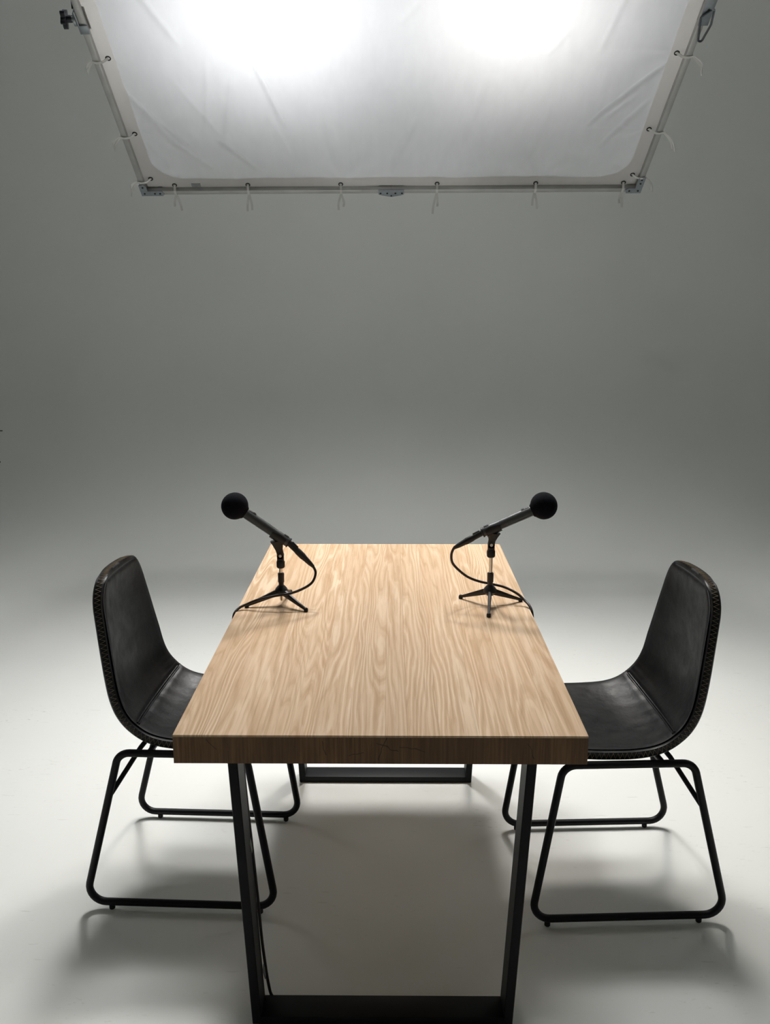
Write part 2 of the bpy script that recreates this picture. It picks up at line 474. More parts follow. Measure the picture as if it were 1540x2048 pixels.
def closed_pad(bm, rows, th0, th1, nt_=28, inset=0.0, puff=0.0, edge_r=0.006, wr=None, SQ=0.004):
    """a slab between the offsets th0 (back) and th1 (front)"""
    grid = []
    R = len(rows)
    for k, i in enumerate(rows):
        loop = []
        for j in range(nt_ + 1):
            t = -1 + 2 * j / nt_
            e = min(1.0, min((1 - abs(t)) * halfw(acc[i]), min(k, R - 1 - k) * TOT / NS) / edge_r)
            e = math.sqrt(max(0, 1 - (1 - e) ** 2))
            hh = th1 * e + (th1 - SQ) * (1 - e) + puff * e * (1 - t ** 4)
            if wr: hh += wr(i, t) * e
            loop.append(SP(i, t, hh, inset))
        back = []
        for j in range(nt_, -1, -1):
            t = -1 + 2 * j / nt_
            e = min(1.0, (1 - abs(t)) * halfw(acc[i]) / edge_r); e = math.sqrt(max(0, 1 - (1 - e) ** 2))
            back.append(SP(i, t, th0 * e + (1 - e) * (th0 + SQ), inset))
        grid.append([bm.verts.new(p) for p in loop + back])
    m = len(grid[0])
    for A, B in zip(grid, grid[1:]):
        for k in range(m):
            bm.faces.new((A[k], A[(k + 1) % m], B[(k + 1) % m], B[k]))
    for G in (grid[0], grid[-1]):
        h = m // 2
        for k in range(h - 1):
            bm.faces.new((G[k], G[k + 1], G[m - 2 - k], G[m - 1 - k]))

def build_chair(label, loc, rotz, var):
    ch = empty('dining_chair', label, 'chair', loc, rotz)
    rnd = random.Random(var)
    phs = [rnd.uniform(0, 6) for _ in range(8)]
    # outer shell
    bm = bmesh.new(); closed_pad(bm, list(range(NS)), -0.0155, 0.0105, 40, edge_r=0.006, SQ=0.0045); obj('seat_shell', bm, M['leather'], ch, sharp=60)
    def wr_seat(i, t):
        d = acc[i] - acc[ISEAM]
        a = math.exp(-d / 0.035) * 0.0022
        return a * math.sin(t * 17 + phs[0] + d * 30) * math.cos(t * 7 + phs[1]) - 0.006 * math.exp(-(d / 0.006) ** 2)
    def wr_back(i, t):
        d = acc[ISEAM] - acc[i]
        a = math.exp(-d / 0.03) * 0.0018 * abs(t) ** 2
        return a * math.sin(d * 330 + phs[2] + t) - 0.006 * math.exp(-(d / 0.006) ** 2)
    bm = bmesh.new(); closed_pad(bm, list(range(2, ISEAM + 1)), 0.006, 0.014, 36, inset=0.009, edge_r=0.018, puff=0.002, wr=wr_back)
    obj('backrest', bm, M['leather'], ch, sharp=70)
    bm = bmesh.new(); closed_pad(bm, list(range(ISEAM, NS - 2)), 0.006, 0.014, 36, inset=0.009, edge_r=0.018, puff=0.002, wr=wr_seat)
    obj('seat', bm, M['leather'], ch, sharp=70)
    # double welt along the seam
    for di in (-0.0028, 0.0028):
        bm = bmesh.new(); pts = []
        for j in range(41):
            t = -0.93 + 1.86 * j / 40
            tg = (cen[ISEAM + 1] - cen[ISEAM - 1]).normalized()
            pts.append(SP(ISEAM, t, 0.0120, 0.009) + tg * di)
        sweep(bm, pts, 0.0021, 6); obj('seam_welt', bm, M['leather'], ch)
    # zigzag stitch around the rim
    path = []
    for i in range(NS): path.append((i, -1.0))
    rim = [(SP(i, -1, 0), nrm[i], Vector((0, -1, 0))) for i in range(NS - 1, 0, -1)]
    top = [(SP(0, -1 + 2 * j / 20, 0), nrm[0], (cen[0] - cen[1]).normalized()) for j in range(21)]
    rim += top + [(SP(i, 1, 0), nrm[i], Vector((0, 1, 0))) for i in range(1, NS)]
    rim.insert(0, rim[0])
    # resample at an even step
    P = []; cur = 0.0; step = 0.0056
    for (a, na, oa), (b2, nb, ob) in zip(rim, rim[1:]):
        L_ = (b2 - a).length
        while cur < L_:
            f = cur / L_; P.append((a.lerp(b2, f), na.lerp(nb, f), oa.lerp(ob, f))); cur += step
        cur -= L_
    bm = bmesh.new(); pts = []
    for k, (p, n, o) in enumerate(P):
        # true outward direction: across the path
        q0 = P[max(0, k - 1)][0]; q1 = P[min(len(P) - 1, k + 1)][0]
        tg = (q1 - q0).normalized(); oo = tg.cross(n).normalized()
        if oo.dot(o) < 0: oo = -oo
        z = 0.0050 if k % 2 else -0.0095
        pts.append(p + n * z + oo * 0.0006)
    sweep(bm, pts, 0.0008, 4); o = obj('stitching', bm, M['thread'], ch); o['label'] = 'light zigzag stitching along the rim'
    # two side loops
    r = 0.0095
    for s in (-1, 1):
        y = s * 0.214
        cs = [(-0.150, y, 0.4375), (0.168, y, 0.4375), (0.232, y, 0.0195), (-0.262, y, 0.0195)]
        pts = fillet(cs, [0.036, 0.036, 0.042, 0.042], 8)
        bm = bmesh.new(); sweep(bm, pts, r, 14, closed=True, up=(0, 1, 0)); lp = obj('side_loop', bm, M['blackmetal'], ch)
        for gx in (-0.194, 0.190):
            bm = bmesh.new(); lathe(bm, [(0.006, 0.0), (0.0075, 0.002), (0.0075, 0.011), (0.005, 0.013)], 14, Matrix.Translation((gx, y, 0)))
            obj('glide', bm, M['rubber'], lp)
        bm = bmesh.new(); sweep(bm, [(-0.176, y - s * 0.002, 0.325), (-0.112, y - s * 0.055, 0.425), (-0.095, y - s * 0.07, 0.445)], 0.0062, 10)
        obj('brace', bm, M['blackmetal'], ch)
    for x in (-0.075, 0.12):
        bm = bmesh.new(); sweep(bm, [(x, -0.214, 0.4375), (x, -0.15, 0.432), (x, -0.10, 0.424), (x, 0.10, 0.424), (x, 0.15, 0.432), (x, 0.214, 0.4375)], 0.0075, 10)
        obj('cross_bar', bm, M['blackmetal'], ch)
    return ch
build_chair('black leather dining chair on the left side of the table, facing right', (-0.514, 2.243, 0), math.radians(-2.3), 1)
build_chair('black leather dining chair on the right side of the table, facing left', (0.573, 2.20, 0), math.radians(182.6), 2)

# ------------------------------------------------------------------ microphones
def mic_set(side, base, tilt, axis_pt, piv_z, ball, Lbody, pole_z, feet_az, cable_pts, hub_z, words):
    """side -1: the foam points left. axis_pt lies on the microphone's axis above the stand."""
    bx, by = base
    z0 = TZ
    st = empty('microphone_stand', words[0], 'stand', (bx, by, z0))
    def sob(name, bm, mat, parent=st, **k):
        bmesh.ops.transform(bm, matrix=Matrix.Translation((-bx, -by, -z0)), verts=bm.verts)
        return obj(name, bm, mat, parent, **k)
    T = Matrix.Translation
    # hub
    bm = bmesh.new(); lathe(bm, [(0.0, -0.012), (0.0095, -0.012), (0.0115, -0.008), (0.017, -0.004), (0.0175, 0.0), (0.0155, 0.006), (0.0115, 0.011), (0.0078, 0.015), (0, 0.015)], 28, T((bx, by, hub_z)))
    sob('hub', bm, M['plastic'])
    # legs with rubber feet
    for az in feet_az:
        d = Vector((math.cos(az), math.sin(az), 0)); p0 = Vector((bx, by, hub_z - 0.003)) + d * 0.008
        p1 = Vector((bx, by, z0 + 0.0055)) + d * 0.092
        bm = bmesh.new()
        up = Vector((0, 0, 1)); sd = d.cross(up)
        rings = []
        for f in (0, 0.15, 0.5, 1.0):
            p = p0.lerp(p1, f); h = 0.0085 * (1 - f) + 0.0030 * f; wd = 0.0050 * (1 - f) + 0.0032 * f
            n = (p1 - p0).normalized().cross(sd).normalized()
            if n.z < 0: n = -n
            rings.append([bm.verts.new(p + sd * a * wd + n * b2 * h) for a, b2 in ((-.6, 1), (.6, 1), (1, .5), (1, -.6), (.7, -1), (-.7, -1), (-1, -.6), (-1, .5))])
        for A, B in zip(rings, rings[1:]):
            for k in range(8): bm.faces.new((A[k], A[(k + 1) % 8], B[(k + 1) % 8], B[k]))
        bm.faces.new(rings[0]); bm.faces.new(list(reversed(rings[-1])))
        lg = sob('leg', bm, M['plastic'])
        bm = bmesh.new(); lathe(bm, [(0.0046, 0), (0.0056, 0.0015), (0.0054, 0.0075), (0.0038, 0.0100), (0, 0.0105)], 16, T((p1.x, p1.y, z0)))
        sob('rubber_foot', bm, M['rubber'], lg)
    # pole, sleeves, pivot
    bm = bmesh.new(); lathe(bm, [(0.0044, pole_z[0]), (0.0048, pole_z[0] + 0.001), (0.0048, pole_z[1])], 20, T((bx, by, 0))); sob('pole', bm, M['chrome'])
    zl0, zl1 = hub_z + 0.010, pole_z[2]
    bm = bmesh.new(); lathe(bm, [(0.0066, zl0), (0.0068, zl0 + 0.012), (0.0082, zl0 + 0.014), (0.0084, zl1 - 0.002), (0.0066, zl1)], 22, T((bx, by, 0))); sob('lower_sleeve', bm, M['plastic'])
    zs = piv_z - 0.033
    bm = bmesh.new(); lathe(bm, [(0.0085, zs), (0.0108, zs + 0.003), (0.0110, zs + 0.016), (0.0095, zs + 0.020), (0.0078, zs + 0.022)], 24, T((bx, by, 0)))
    box(bm, bx - 0.0085, bx + 0.0085, by - 0.0075, by + 0.0075, zs + 0.018, piv_z + 0.002, 0.001)
    lathe(bm, [(0.0088, -0.0075), (0.0088, 0.0075)], 22, along((bx, by, piv_z + 0.001), (0, 1, 0)))
    sob('upper_sleeve', bm, M['plastic'])
    bm = bmesh.new(); lathe(bm, [(0.0040, 0), (0.0040, 0.0012), (0.003, 0.0019), (0, 0.0019)], 16, along((bx - side * 0.0, by - 0.0074, piv_z + 0.001), (0, -1, 0)))
    sob('pivot_screw', bm, M['screw'])
    # axis of the microphone
    A = Vector(axis_pt); d = Vector((side * math.cos(tilt), 0, math.sin(tilt)))      # towards the foam
    perp = Vector((-side * math.sin(tilt), 0, math.cos(tilt)))                         # upper side
    ballc = Vector(ball); tb_ = (ballc - A).dot(d)
    # clip: C-shaped sleeve around the body with a neck reaching the pivot
    RB = 0.0128
    c0, c1 = -0.017, 0.024
    bm = bmesh.new(); rings = []
    for q in range(7):
        f = q / 6; p = A + d * (c0 + (c1 - c0) * f)
        opening = math.radians(55 + 30 * abs(f - 0.4))
        loop = []
        K = 22
        for k in range(K + 1):
            a = opening + (2 * PI - 2 * opening) * k / K
            loop.append(p + (perp * math.cos(a) + Vector((0, 1, 0)) * math.sin(a)) * (RB + 0.0036))
        for k in range(K, -1, -1):
            a = opening + (2 * PI - 2 * opening) * k / K
            loop.append(p + (perp * math.cos(a) + Vector((0, 1, 0)) * math.sin(a)) * (RB + 0.0003))
        rings.append([bm.verts.new(v) for v in loop])
    m = len(rings[0])
    for X, Y in zip(rings, rings[1:]):
        for k in range(m): bm.faces.new((X[k], X[(k + 1) % m], Y[(k + 1) % m], Y[k]))
    for G in (rings[0], rings[-1]):
        h = m // 2
        for k in range(h - 1): bm.faces.new((G[k], G[k + 1], G[m - 2 - k], G[m - 1 - k]))
    sob('clip', bm, M['plastic'])
    bm = bmesh.new()
    top = A - perp * (RB + 0.0015); bot = Vector((bx, by, piv_z + 0.003))
    sec = [(1, .55), (.6, 1), (-.6, 1), (-1, .55), (-1, -.55), (-.6, -1), (.6, -1), (1, -.55)]
    sweep(bm, [bot, bot.lerp(top, 0.35), bot.lerp(top, 0.75), top + perp * 0.002], 1, radii=[0.0085, 0.0090, 0.0130, 0.0185], up=(side, 0, 0), sect=[(a, b2 * 0.72) for a, b2 in sec])
    sob('clip_neck', bm, M['plastic'])

    # the microphone itself
    mc = empty('microphone', words[1], 'microphone', tuple(A))
    mc.location = A
    def mob(name, bm, mat, parent=mc, **k):
        bmesh.ops.transform(bm, matrix=Matrix.Translation(-A), verts=bm.verts)
        return obj(name, bm, mat, parent, **k)
    tail = tb_ - Lbody
    mt = along(A, d, perp)
    bm = bmesh.new(); lathe(bm, [(0.0, tail), (0.0095, tail), (0.0118, tail + 0.002), (0.0125, tail + 0.008), (0.0125, tail + 0.035), (0.0119, tail + 0.040), (0.0124, tail + 0.060),
                                 (0.0130, tail + 0.11), (0.0132, tb_ - 0.022), (0.0, tb_ - 0.022)], 36, mt)
    body = mob('body', bm, M['micgrey'])
    # raised ring near the tail, sliding switch on the upper side
    bm = bmesh.new(); lathe(bm, [(0.0118, tail + 0.0005), (0.0134, tail + 0.001), (0.0134, tail + 0.004), (0.0120, tail + 0.0045)], 36, mt); mob('end_ring', bm, M['plastic'])
    bm = bmesh.new(); box(bm, 0.0108, 0.0137, -0.0045, 0.0045, tb_ - 0.058, tb_ - 0.036, 0.0009, mt); sw = mob('switch_plate', bm, M['plastic'])
    bm = bmesh.new(); box(bm, 0.0130, 0.0155, -0.0025, 0.0025, tb_ - 0.056, tb_ - 0.049, 0.0006, mt); mob('switch', bm, M['micgrey'], sw)
    bm = bmesh.new(); box(bm, 0.0105, 0.0136, -0.0042, 0.0042, tail + 0.010, tail + 0.024, 0.001, mt); mob('lock_button', bm, M['plastic'])
    # foam: a ball with a short collar
    prof = []
    RF = 0.0352
    for k in range(0, 29):
        a = -PI / 2 + PI * k / 28
        r_, z_ = RF * math.cos(a), RF * math.sin(a) * 0.98
        if z_ < -0.029 and r_ < 0.0165: continue
        prof.append((max(r_, 0), tb_ + z_))
    prof = [(0.0133, tb_ - 0.034), (0.0150, tb_ - 0.0335)] + prof
    bm = bmesh.new(); lathe(bm, prof, 48, mt); mob('foam_windscreen', bm, M['foam'], sharp=60)

    # cable and its plug
    cb = empty('microphone_cable', words[2], 'cable', tuple(cable_pts[0]))
    def cob(name, bm, mat, **k):
        bmesh.ops.transform(bm, matrix=Matrix.Translation(-Vector(cable_pts[0])), verts=bm.verts)
        return obj(name, bm, mat, cb, **k)
    e = A + d * tail; plug = cable_pts[0]
    pd = (Vector(plug) - e)
    Lp = pd.length
    mp = along(e, pd, perp)
    bm = bmesh.new(); lathe(bm, [(0.0078, -0.0005), (0.0082, 0.004), (0.0080, Lp * .30), (0.0088, Lp * .33), (0.0088, Lp * .55), (0.0075, Lp * .64), (0.0062, Lp * .85), (0.0042, Lp), (0.003, Lp)], 22, mp)
    cob('plug', bm, M['plastic'])
    bm = bmesh.new(); box(bm, 0.0074, 0.0098, -0.003, 0.003, 0.003, Lp * .27, 0.0008, mp); cob('latch', bm, M['plastic'])
    pts = catmull([tuple(e + pd * 0.93)] + cable_pts, 8)
    bm = bmesh.new(); sweep(bm, pts, 0.0034, 12); cob('cable', bm, M['cable'])
    return cb, cob

zb = TZ
# left
Lc = [(-0.202, 2.254, 0.853), (-0.196, 2.250, 0.836), (-0.205, 2.240, 0.814), (-0.229, 2.230, 0.800), (-0.261, 2.222, 0.790), (-0.299, 2.217, 0.785), (-0.343, 2.215, 0.775),
      (-0.372, 2.215, 0.763), (-0.390, 2.205, 0.7565), (-0.4015, 2.188, 0.744), (-0.4022, 2.178, 0.715), (-0.400, 2.165, 0.688), (-0.375, 2.14, 0.684), (-0.345, 2.0, 0.686), (-0.325, 1.85, 0.684), (-0.318, 1.745, 0.672),
      (-0.310, 1.7195, 0.640), (-0.3075, 1.7195, 0.56), (-0.302, 1.7195, 0.47), (-0.2955, 1.7195, 0.38), (-0.2875, 1.7195, 0.26), (-0.2825, 1.7195, 0.17), (-0.2775, 1.7195, 0.11), (-0.271, 1.7195, 0.05), (-0.262, 1.7200, 0.012), (-0.235, 1.7205, 0.0032), (-0.10, 1.7205, 0.0031), (0.10, 1.7205, 0.0031)]
ang_f = [math.atan2(2.227 - 2.256, -0.379 + 0.290), math.atan2(2.192 - 2.256, -0.217 + 0.290), math.radians(82)]
tl = math.atan2(1.014 - 0.926, 0.401 - 0.286)
cbL, cobL = mic_set(-1, (-0.287, 2.256), math.radians(35.5), (-0.2865, 2.256, 0.9320), 0.882, (-0.401, 2.256, 1.014), 0.170,
        (0.761, 0.868, 0.836), ang_f, Lc, 0.787,
        ('small black tripod stand under the microphone nearest the left chair',
         'dark grey microphone with black foam ball pointing left, steeper of the two',
         'black cable from the left microphone, crossing its tripod to the left table edge'))
bm = bmesh.new()
for z_, x_, tiltx in ((0.395, -0.2975, 0.35), (0.075, -0.2785, 0.15)):
    pass
bm.free()
for z_, x_ in ((0.395, -0.2968), (0.085, -0.2772)):
    bm = bmesh.new()
    mt = Matrix.Translation((x_, 1.712, z_)) @ Matrix.Rotation(-0.09, 4, 'Y') @ Matrix.Rotation(0.35, 4, 'X')
    box(bm, -0.0008, 0.0012, -0.010, 0.006, -0.016, 0.016, 0.0004, mt)
    o = cobL('tape_strip', bm, M['tape'], smooth=False); o['label'] = 'grey tape strip on the inner side of the left table leg'
# right
Rc = [(0.163, 2.250, 0.905), (0.157, 2.255, 0.887), (0.160, 2.262, 0.863), (0.176, 2.272, 0.841), (0.203, 2.280, 0.818), (0.235, 2.285, 0.804), (0.268, 2.285, 0.797), (0.301, 2.279, 0.790),
      (0.332, 2.262, 0.778), (0.350, 2.245, 0.764), (0.3590, 2.225, 0.7570), (0.3642, 2.207, 0.742), (0.3635, 2.195, 0.712), (0.362, 2.18, 0.690), (0.345, 2.15, 0.684), (0.335, 1.95, 0.684), (0.330, 1.66, 0.672), (0.322, 1.62, 0.666), (0.305, 1.60, 0.672), (0.285, 1.605, 0.684)]
fr = [(0.188, 2.306), (0.345, 2.282), (0.247, 2.157)]
ang_r = [math.atan2(y - 2.248, x - 0.259) for x, y in fr]
mic_set(1, (0.2585, 2.248), math.radians(24.5), (0.2575, 2.248, 0.957), 0.914, (0.390, 2.248, 1.017), 0.172,
        (0.768, 0.900, 0.840), ang_r, Rc, 0.791,
        ('small black tripod stand under the microphone nearest the right chair',
         'dark grey microphone with black foam ball pointing right, flatter of the two',
         'black cable from the right microphone, passing behind its tripod to the right table edge'))

# ------------------------------------------------------------------ overhead frame and silk
BL = Vector((-1.201, 4.613, 2.073)); BR = Vector((1.199, 4.633, 2.087))
ex = (BR - BL).normalized(); upv = Vector((-0.006, -0.838, 0.546)); upv = (upv - ex * upv.dot(ex)).normalized(); nv = ex.cross(upv)
FM = Matrix((ex, upv, nv)).transposed().to_4x4(); FM.translation = BL
S = 2.4
def place(o):
    o.matrix_world = FM; return o
fm = place(empty('overhead_frame', 'grey square-tube metal frame hanging tilted above the table', 'frame'))
H_ = 0.0125
def tube(u0, v0, u1, v1):
    bm = bmesh.new()
    box(bm, min(u0, u1) - (H_ if u0 == u1 else 0), max(u0, u1) + (H_ if u0 == u1 else 0),
        min(v0, v1) - (H_ if v0 == v1 else 0), max(v0, v1) + (H_ if v0 == v1 else 0), -H_, H_, 0.0025)
    return obj('tube', bm, M['tube'], fm)
# each side is two lengths joined by a hinge plate
for a, b_ in ((0.0, 1.2), (1.2, 2.4)):
    tube(0, a, 0, b_); tube(S, a, S, b_); tube(a, 0, b_, 0); tube(a, S, b_, S)
def poly_prism(bm, pts, h0, h1, mtx=None):
    A = [bm.verts.new((x, y, h0)) for x, y in pts]; B = [bm.verts.new((x, y, h1)) for x, y in pts]
    bm.faces.new(list(reversed(A))); bm.faces.new(B)
    n = len(pts)
    for k in range(n): bm.faces.new((A[k], A[(k + 1) % n], B[(k + 1) % n], B[k]))
    if mtx is not None: bmesh.ops.transform(bm, matrix=mtx, verts=A + B)
Tm = Matrix.Translation; Rz = lambda a: Matrix.Rotation(a, 4, 'Z')
for i, (cx, cy, rz) in enumerate(((0, 0, 0), (S, 0, PI / 2), (S, S, PI), (0, S, -PI / 2))):
    m_ = Tm((cx, cy, 0)) @ Rz(rz)
    bm = bmesh.new(); w_ = 0.017
    poly_prism(bm, [(-w_, -w_), (0.085, -w_), (0.095, -0.006), (0.085, w_), (w_, w_), (w_, 0.05), (0.006, 0.062), (-w_, 0.055)], H_, H_ + 0.004, m_)
    poly_prism(bm, [(-w_, -w_), (0.085, -w_), (0.095, -0.006), (0.085, w_), (w_, w_), (w_, 0.05), (0.006, 0.062), (-w_, 0.055)], -H_ - 0.004, -H_, m_)
    br = obj('corner_bracket', bm, M['steel'], fm, smooth=False)
    for px_, py_ in ((0.0, 0.0), (0.05, 0.0), (0.075, 0.0), (0.0, 0.042)):
        bm = bmesh.new(); lathe(bm, [(0.0045, H_ + 0.004), (0.0045, H_ + 0.006), (0.002, H_ + 0.0075)], 12, m_ @ Tm((px_, py_, 0)))
        obj('rivet', bm, M['rubber'], br)
for cx, cy, rz in ((1.2, 0, 0), (S, 1.2, PI / 2), (1.2, S, PI), (0, 1.2, -PI / 2)):
    m_ = Tm((cx, cy, 0)) @ Rz(rz)
    bm = bmesh.new()
    P_ = [(-0.062, 0.016), (-0.062, -0.014), (-0.045, -0.022), (-0.006, -0.031), (0.006, -0.031), (0.045, -0.022), (0.062, -0.014), (0.062, 0.016)]
    poly_prism(bm, P_, H_, H_ + 0.005, m_); poly_prism(bm, P_, -H_ - 0.005, -H_, m_)
    br = obj('hinge_plate', bm, M['steel'], fm, smooth=False)
    for px_, py_ in ((-0.052, -0.006), (-0.02, -0.006), (0.02, -0.006), (0.052, -0.006), (0.0, -0.024)):
        bm = bmesh.new(); lathe(bm, [(0.0042, H_ + 0.005), (0.0042, H_ + 0.007), (0.002, H_ + 0.0085)], 12, m_ @ Tm((px_, py_, 0)))
        obj('rivet', bm, M['rubber'], br)

# clamp with star knob on the left tube, snap link on the right, poles up to the ceiling
IN = FM.inverted()
def wloc(x, y, z): return IN @ Vector((x, y, z))
def star_clamp(u, v, s):
    """s -1: the knob points away to the left"""
    bm = bmesh.new()
    box(bm, u - 0.020, u + 0.020, v - 0.055, v + 0.045, -0.022, -H_, 0.002)
    box(bm, min(u + s * H_, u + s * 0.019), max(u + s * H_, u + s * 0.019), v - 0.055, v + 0.045, -0.022, 0.020, 0.002)
    box(bm, u - 0.015, u + 0.018, v - 0.055, v - 0.015, H_, 0.020, 0.002)
    c = obj('clamp', bm, M['steel'], fm)
    bm = bmesh.new(); lathe(bm, [(0.024, 0), (0.026, 0.003), (0.026, 0.009), (0.010, 0.012), (0.010, 0.018)], 28, along((u + s * 0.019, v, 0), (s, 0, 0)))
    obj('pressure_disc', bm, M['steel'], c)
    bm = bmesh.new()
    R_ = []
    for k in range(50):
        a = 2 * PI * k / 50
        R_.append((0.0275 + 0.0085 * math.cos(5 * a)) )
    pr = [(R_[k] * math.cos(2 * PI * k / 50), R_[k] * math.sin(2 * PI * k / 50)) for k in range(50)]
    mt = along((u + s * 0.037, v, 0), (s, 0, 0), (0, 0.3, 1))
    lathe(bm, [(0.013, 0), (0.014, 0.003), (0.0135, 0.020)], 24, mt)
    poly_prism(bm, pr, 0.020, 0.037, mt)
    lathe(bm, [(0.011, 0.036), (0.010, 0.042), (0, 0.043)], 24, mt)
    bmesh.ops.remove_doubles(bm, verts=bm.verts, dist=1e-5)
    obj('star_knob', bm, M['knob'], c)
star_clamp(0.0, 0.972, -1)
# right side: folding bar with snap link
bm = bmesh.new(); box(bm, S - 0.014, S + 0.026, 0.90 + 0.04, 1.20, H_, 0.020, 0.002); box(bm, S - 0.014, S + 0.026, 0.94, 1.2, -0.02, -H_, 0.002); rb = obj('folding_bar', bm, M['steel'], fm)
bm = bmesh.new(); lathe(bm, [(0.0045, 0.020), (0.0045, 0.0225), (0.002, 0.024)], 12, Tm((S + 0.006, 1.01, 0))); obj('rivet', bm, M['rubber'], rb)
bm = bmesh.new()
lk = fillet([(S - 0.016, 0.985, 0.026), (S + 0.004, 0.885, 0.034), (S + 0.020, 0.875, 0.030), (S + 0.040, 0.94, 0.012), (S + 0.034, 1.0, 0.004), (S + 0.012, 1.01, 0.022)], 0.008, 5)
sweep(bm, lk, 0.0042, 10, closed=True)
obj('snap_link', bm, M['darksteel'], rb)
for u, v, top in ((-0.028, 1.0, None), (S + 0.030, 1.0, None)):
    p0 = FM @ Vector((u, v, -0.02))
    p1 = Vector((p0.x + (-0.25 if u < 0 else 0.9), p0.y + 0.1, CH))
    bm = bmesh.new(); sweep(bm, [wloc(*p0), wloc(*p1)], 0.009 if u > 0 else 0.004, 12)
    obj('hanging_rod', bm, M['bracket'], fm)
for u in (0.4, 2.0):       # rods carrying the upper tube, out of the picture
    p0 = FM @ Vector((u, S, 0)); p1 = Vector((p0.x, p0.y, CH))
    bm = bmesh.new(); sweep(bm, [wloc(*p0), wloc(*p1)], 0.008, 12); obj('hanging_rod', bm, M['bracket'], fm)

# the cloth
sk = place(empty('diffusion_silk', 'large white translucent cloth tied into the overhead frame, lit from behind', 'diffuser'))
grom = []
bu = [0.505, 0.955, 1.422, 1.900]
sv = [0.395, 0.808, 1.22, 1.63, 2.04]
for u in bu: grom += [(u, 0.030, 'b'), (u, S - 0.030, 't')]
for v in sv: grom += [(0.045, v - 0.030, 'l'), (S - 0.045, v - 0.02, 'r')]
corner_g = [(0.065, 0.035, 'b'), (S - 0.085, 0.035, 'b'), (0.03, 0.10, 'l'), (S - 0.035, 0.10, 'r'), (0.06, S - 0.04, 't'), (S - 0.06, S - 0.04, 't'), (0.16, 0.03, 'b0')]
rw = random.Random(7)
gp = [(u, v, rw.uniform(0, 6), rw.uniform(3, 6)) for u, v, k in grom + corner_g]
creases = [((0.56, 0.95), (0.66, 0.62), 0.006, 0.010), ((0.66, 0.62), (0.72, 0.40), 0.006, 0.012), ((0.42, 0.30), (0.56, 0.12), 0.005, 0.010),
           ((0.06, 0.60), (0.20, 0.30), 0.006, 0.014), ((0.20, 0.30), (0.34, 0.14), 0.005, 0.014), ((0.10, 0.52), (0.30, 0.22), 0.004, 0.010),
           ((2.33, 0.72), (2.10, 0.42), 0.008, 0.010), ((2.31, 0.52), (2.17, 0.28), 0.006, 0.014), ((1.62, 1.0), (1.64, 0.86), 0.006, 0.012), ((1.70, 1.05), (1.73, 0.80), 0.005, 0.012),
           ((1.30, 0.40), (1.20, 0.12), 0.003, 0.016), ((0.9, 0.45), (0.95, 0.15), 0.003, 0.018), ((2.05, 0.8), (2.10, 1.1), 0.005, 0.014), ((0.22, 1.1), (0.33, 0.85), 0.005, 0.014),
           ((0.52, 0.62), (0.44, 0.30), 0.004, 0.014), ((1.9, 0.5), (1.84, 0.2), 0.003, 0.02)]
for k in range(26):
    u, v = rw.uniform(0.2, 2.2), rw.uniform(0.2, 2.2)
    a = rw.gauss(PI / 2, 0.45); l = rw.uniform(0.1, 0.4)
    creases.append(((u, v), (u + l * math.cos(a), v + l * math.sin(a)), rw.uniform(0.002, 0.005), rw.uniform(0.01, 0.022)))
def cloth_h(u, v):
    h = 0.020 * math.sin(PI * u / S) * math.sin(PI * v / S)
    h += 0.0035 * math.sin(u * 11 + 2 * math.sin(v * 2.1)) * math.sin(v * 1.3 + 1) + 0.002 * math.sin(u * 23 + v * 4 + math.sin(v * 5))
    for gu, gv, ph, kk in gp:
        dx, dy = u - gu, v - gv; d2 = dx * dx + dy * dy
        if d2 < 0.25:
            d = math.sqrt(d2) + 1e-6; a = math.atan2(dy, dx)
            h += 0.010 * d * math.exp(-d / 0.13) * 6 * math.sin(a * kk * 2 + ph) * 0.5
    for (a0, a1), (b0, b1), am, wd in creases:
        dx, dy = b0 - a0, b1 - a1; L2 = dx * dx + dy * dy
        t = ((u - a0) * dx + (v - a1) * dy) / L2
        if -0.3 < t < 1.3:
            dd = abs((u - a0) * dy - (v - a1) * dx) / math.sqrt(L2)
            if dd < 4 * wd:
                tt = max(0.0, 1 - abs(t - 0.5) ** 4 * 6)
                h += 1.7 * am * math.exp(-(dd / wd) ** 2) * tt
    return h
NU = 300
vs = []; fs = []
for j in range(NU + 1):
    for i in range(NU + 1):
        u = 0.004 + (S - 0.008) * i / NU; v = 0.004 + (S - 0.008) * j / NU
        e = min(u, v, S - u, S - v); fade = min(1.0, e / 0.10)
        vs.append((u, v, -0.016 - cloth_h(u, v) * fade))
for j in range(NU):
    for i in range(NU):
        a = j * (NU + 1) + i; fs.append((a, a + 1, a + NU + 2, a + NU + 1))
me = bpy.data.meshes.new('cloth'); me.from_pydata(vs, [], fs); me.materials.append(M['silk'])
me.polygons.foreach_set('use_smooth', [True] * len(me.polygons))
o = bpy.data.objects.new('cloth', me); col.objects.link(o); o.parent = sk
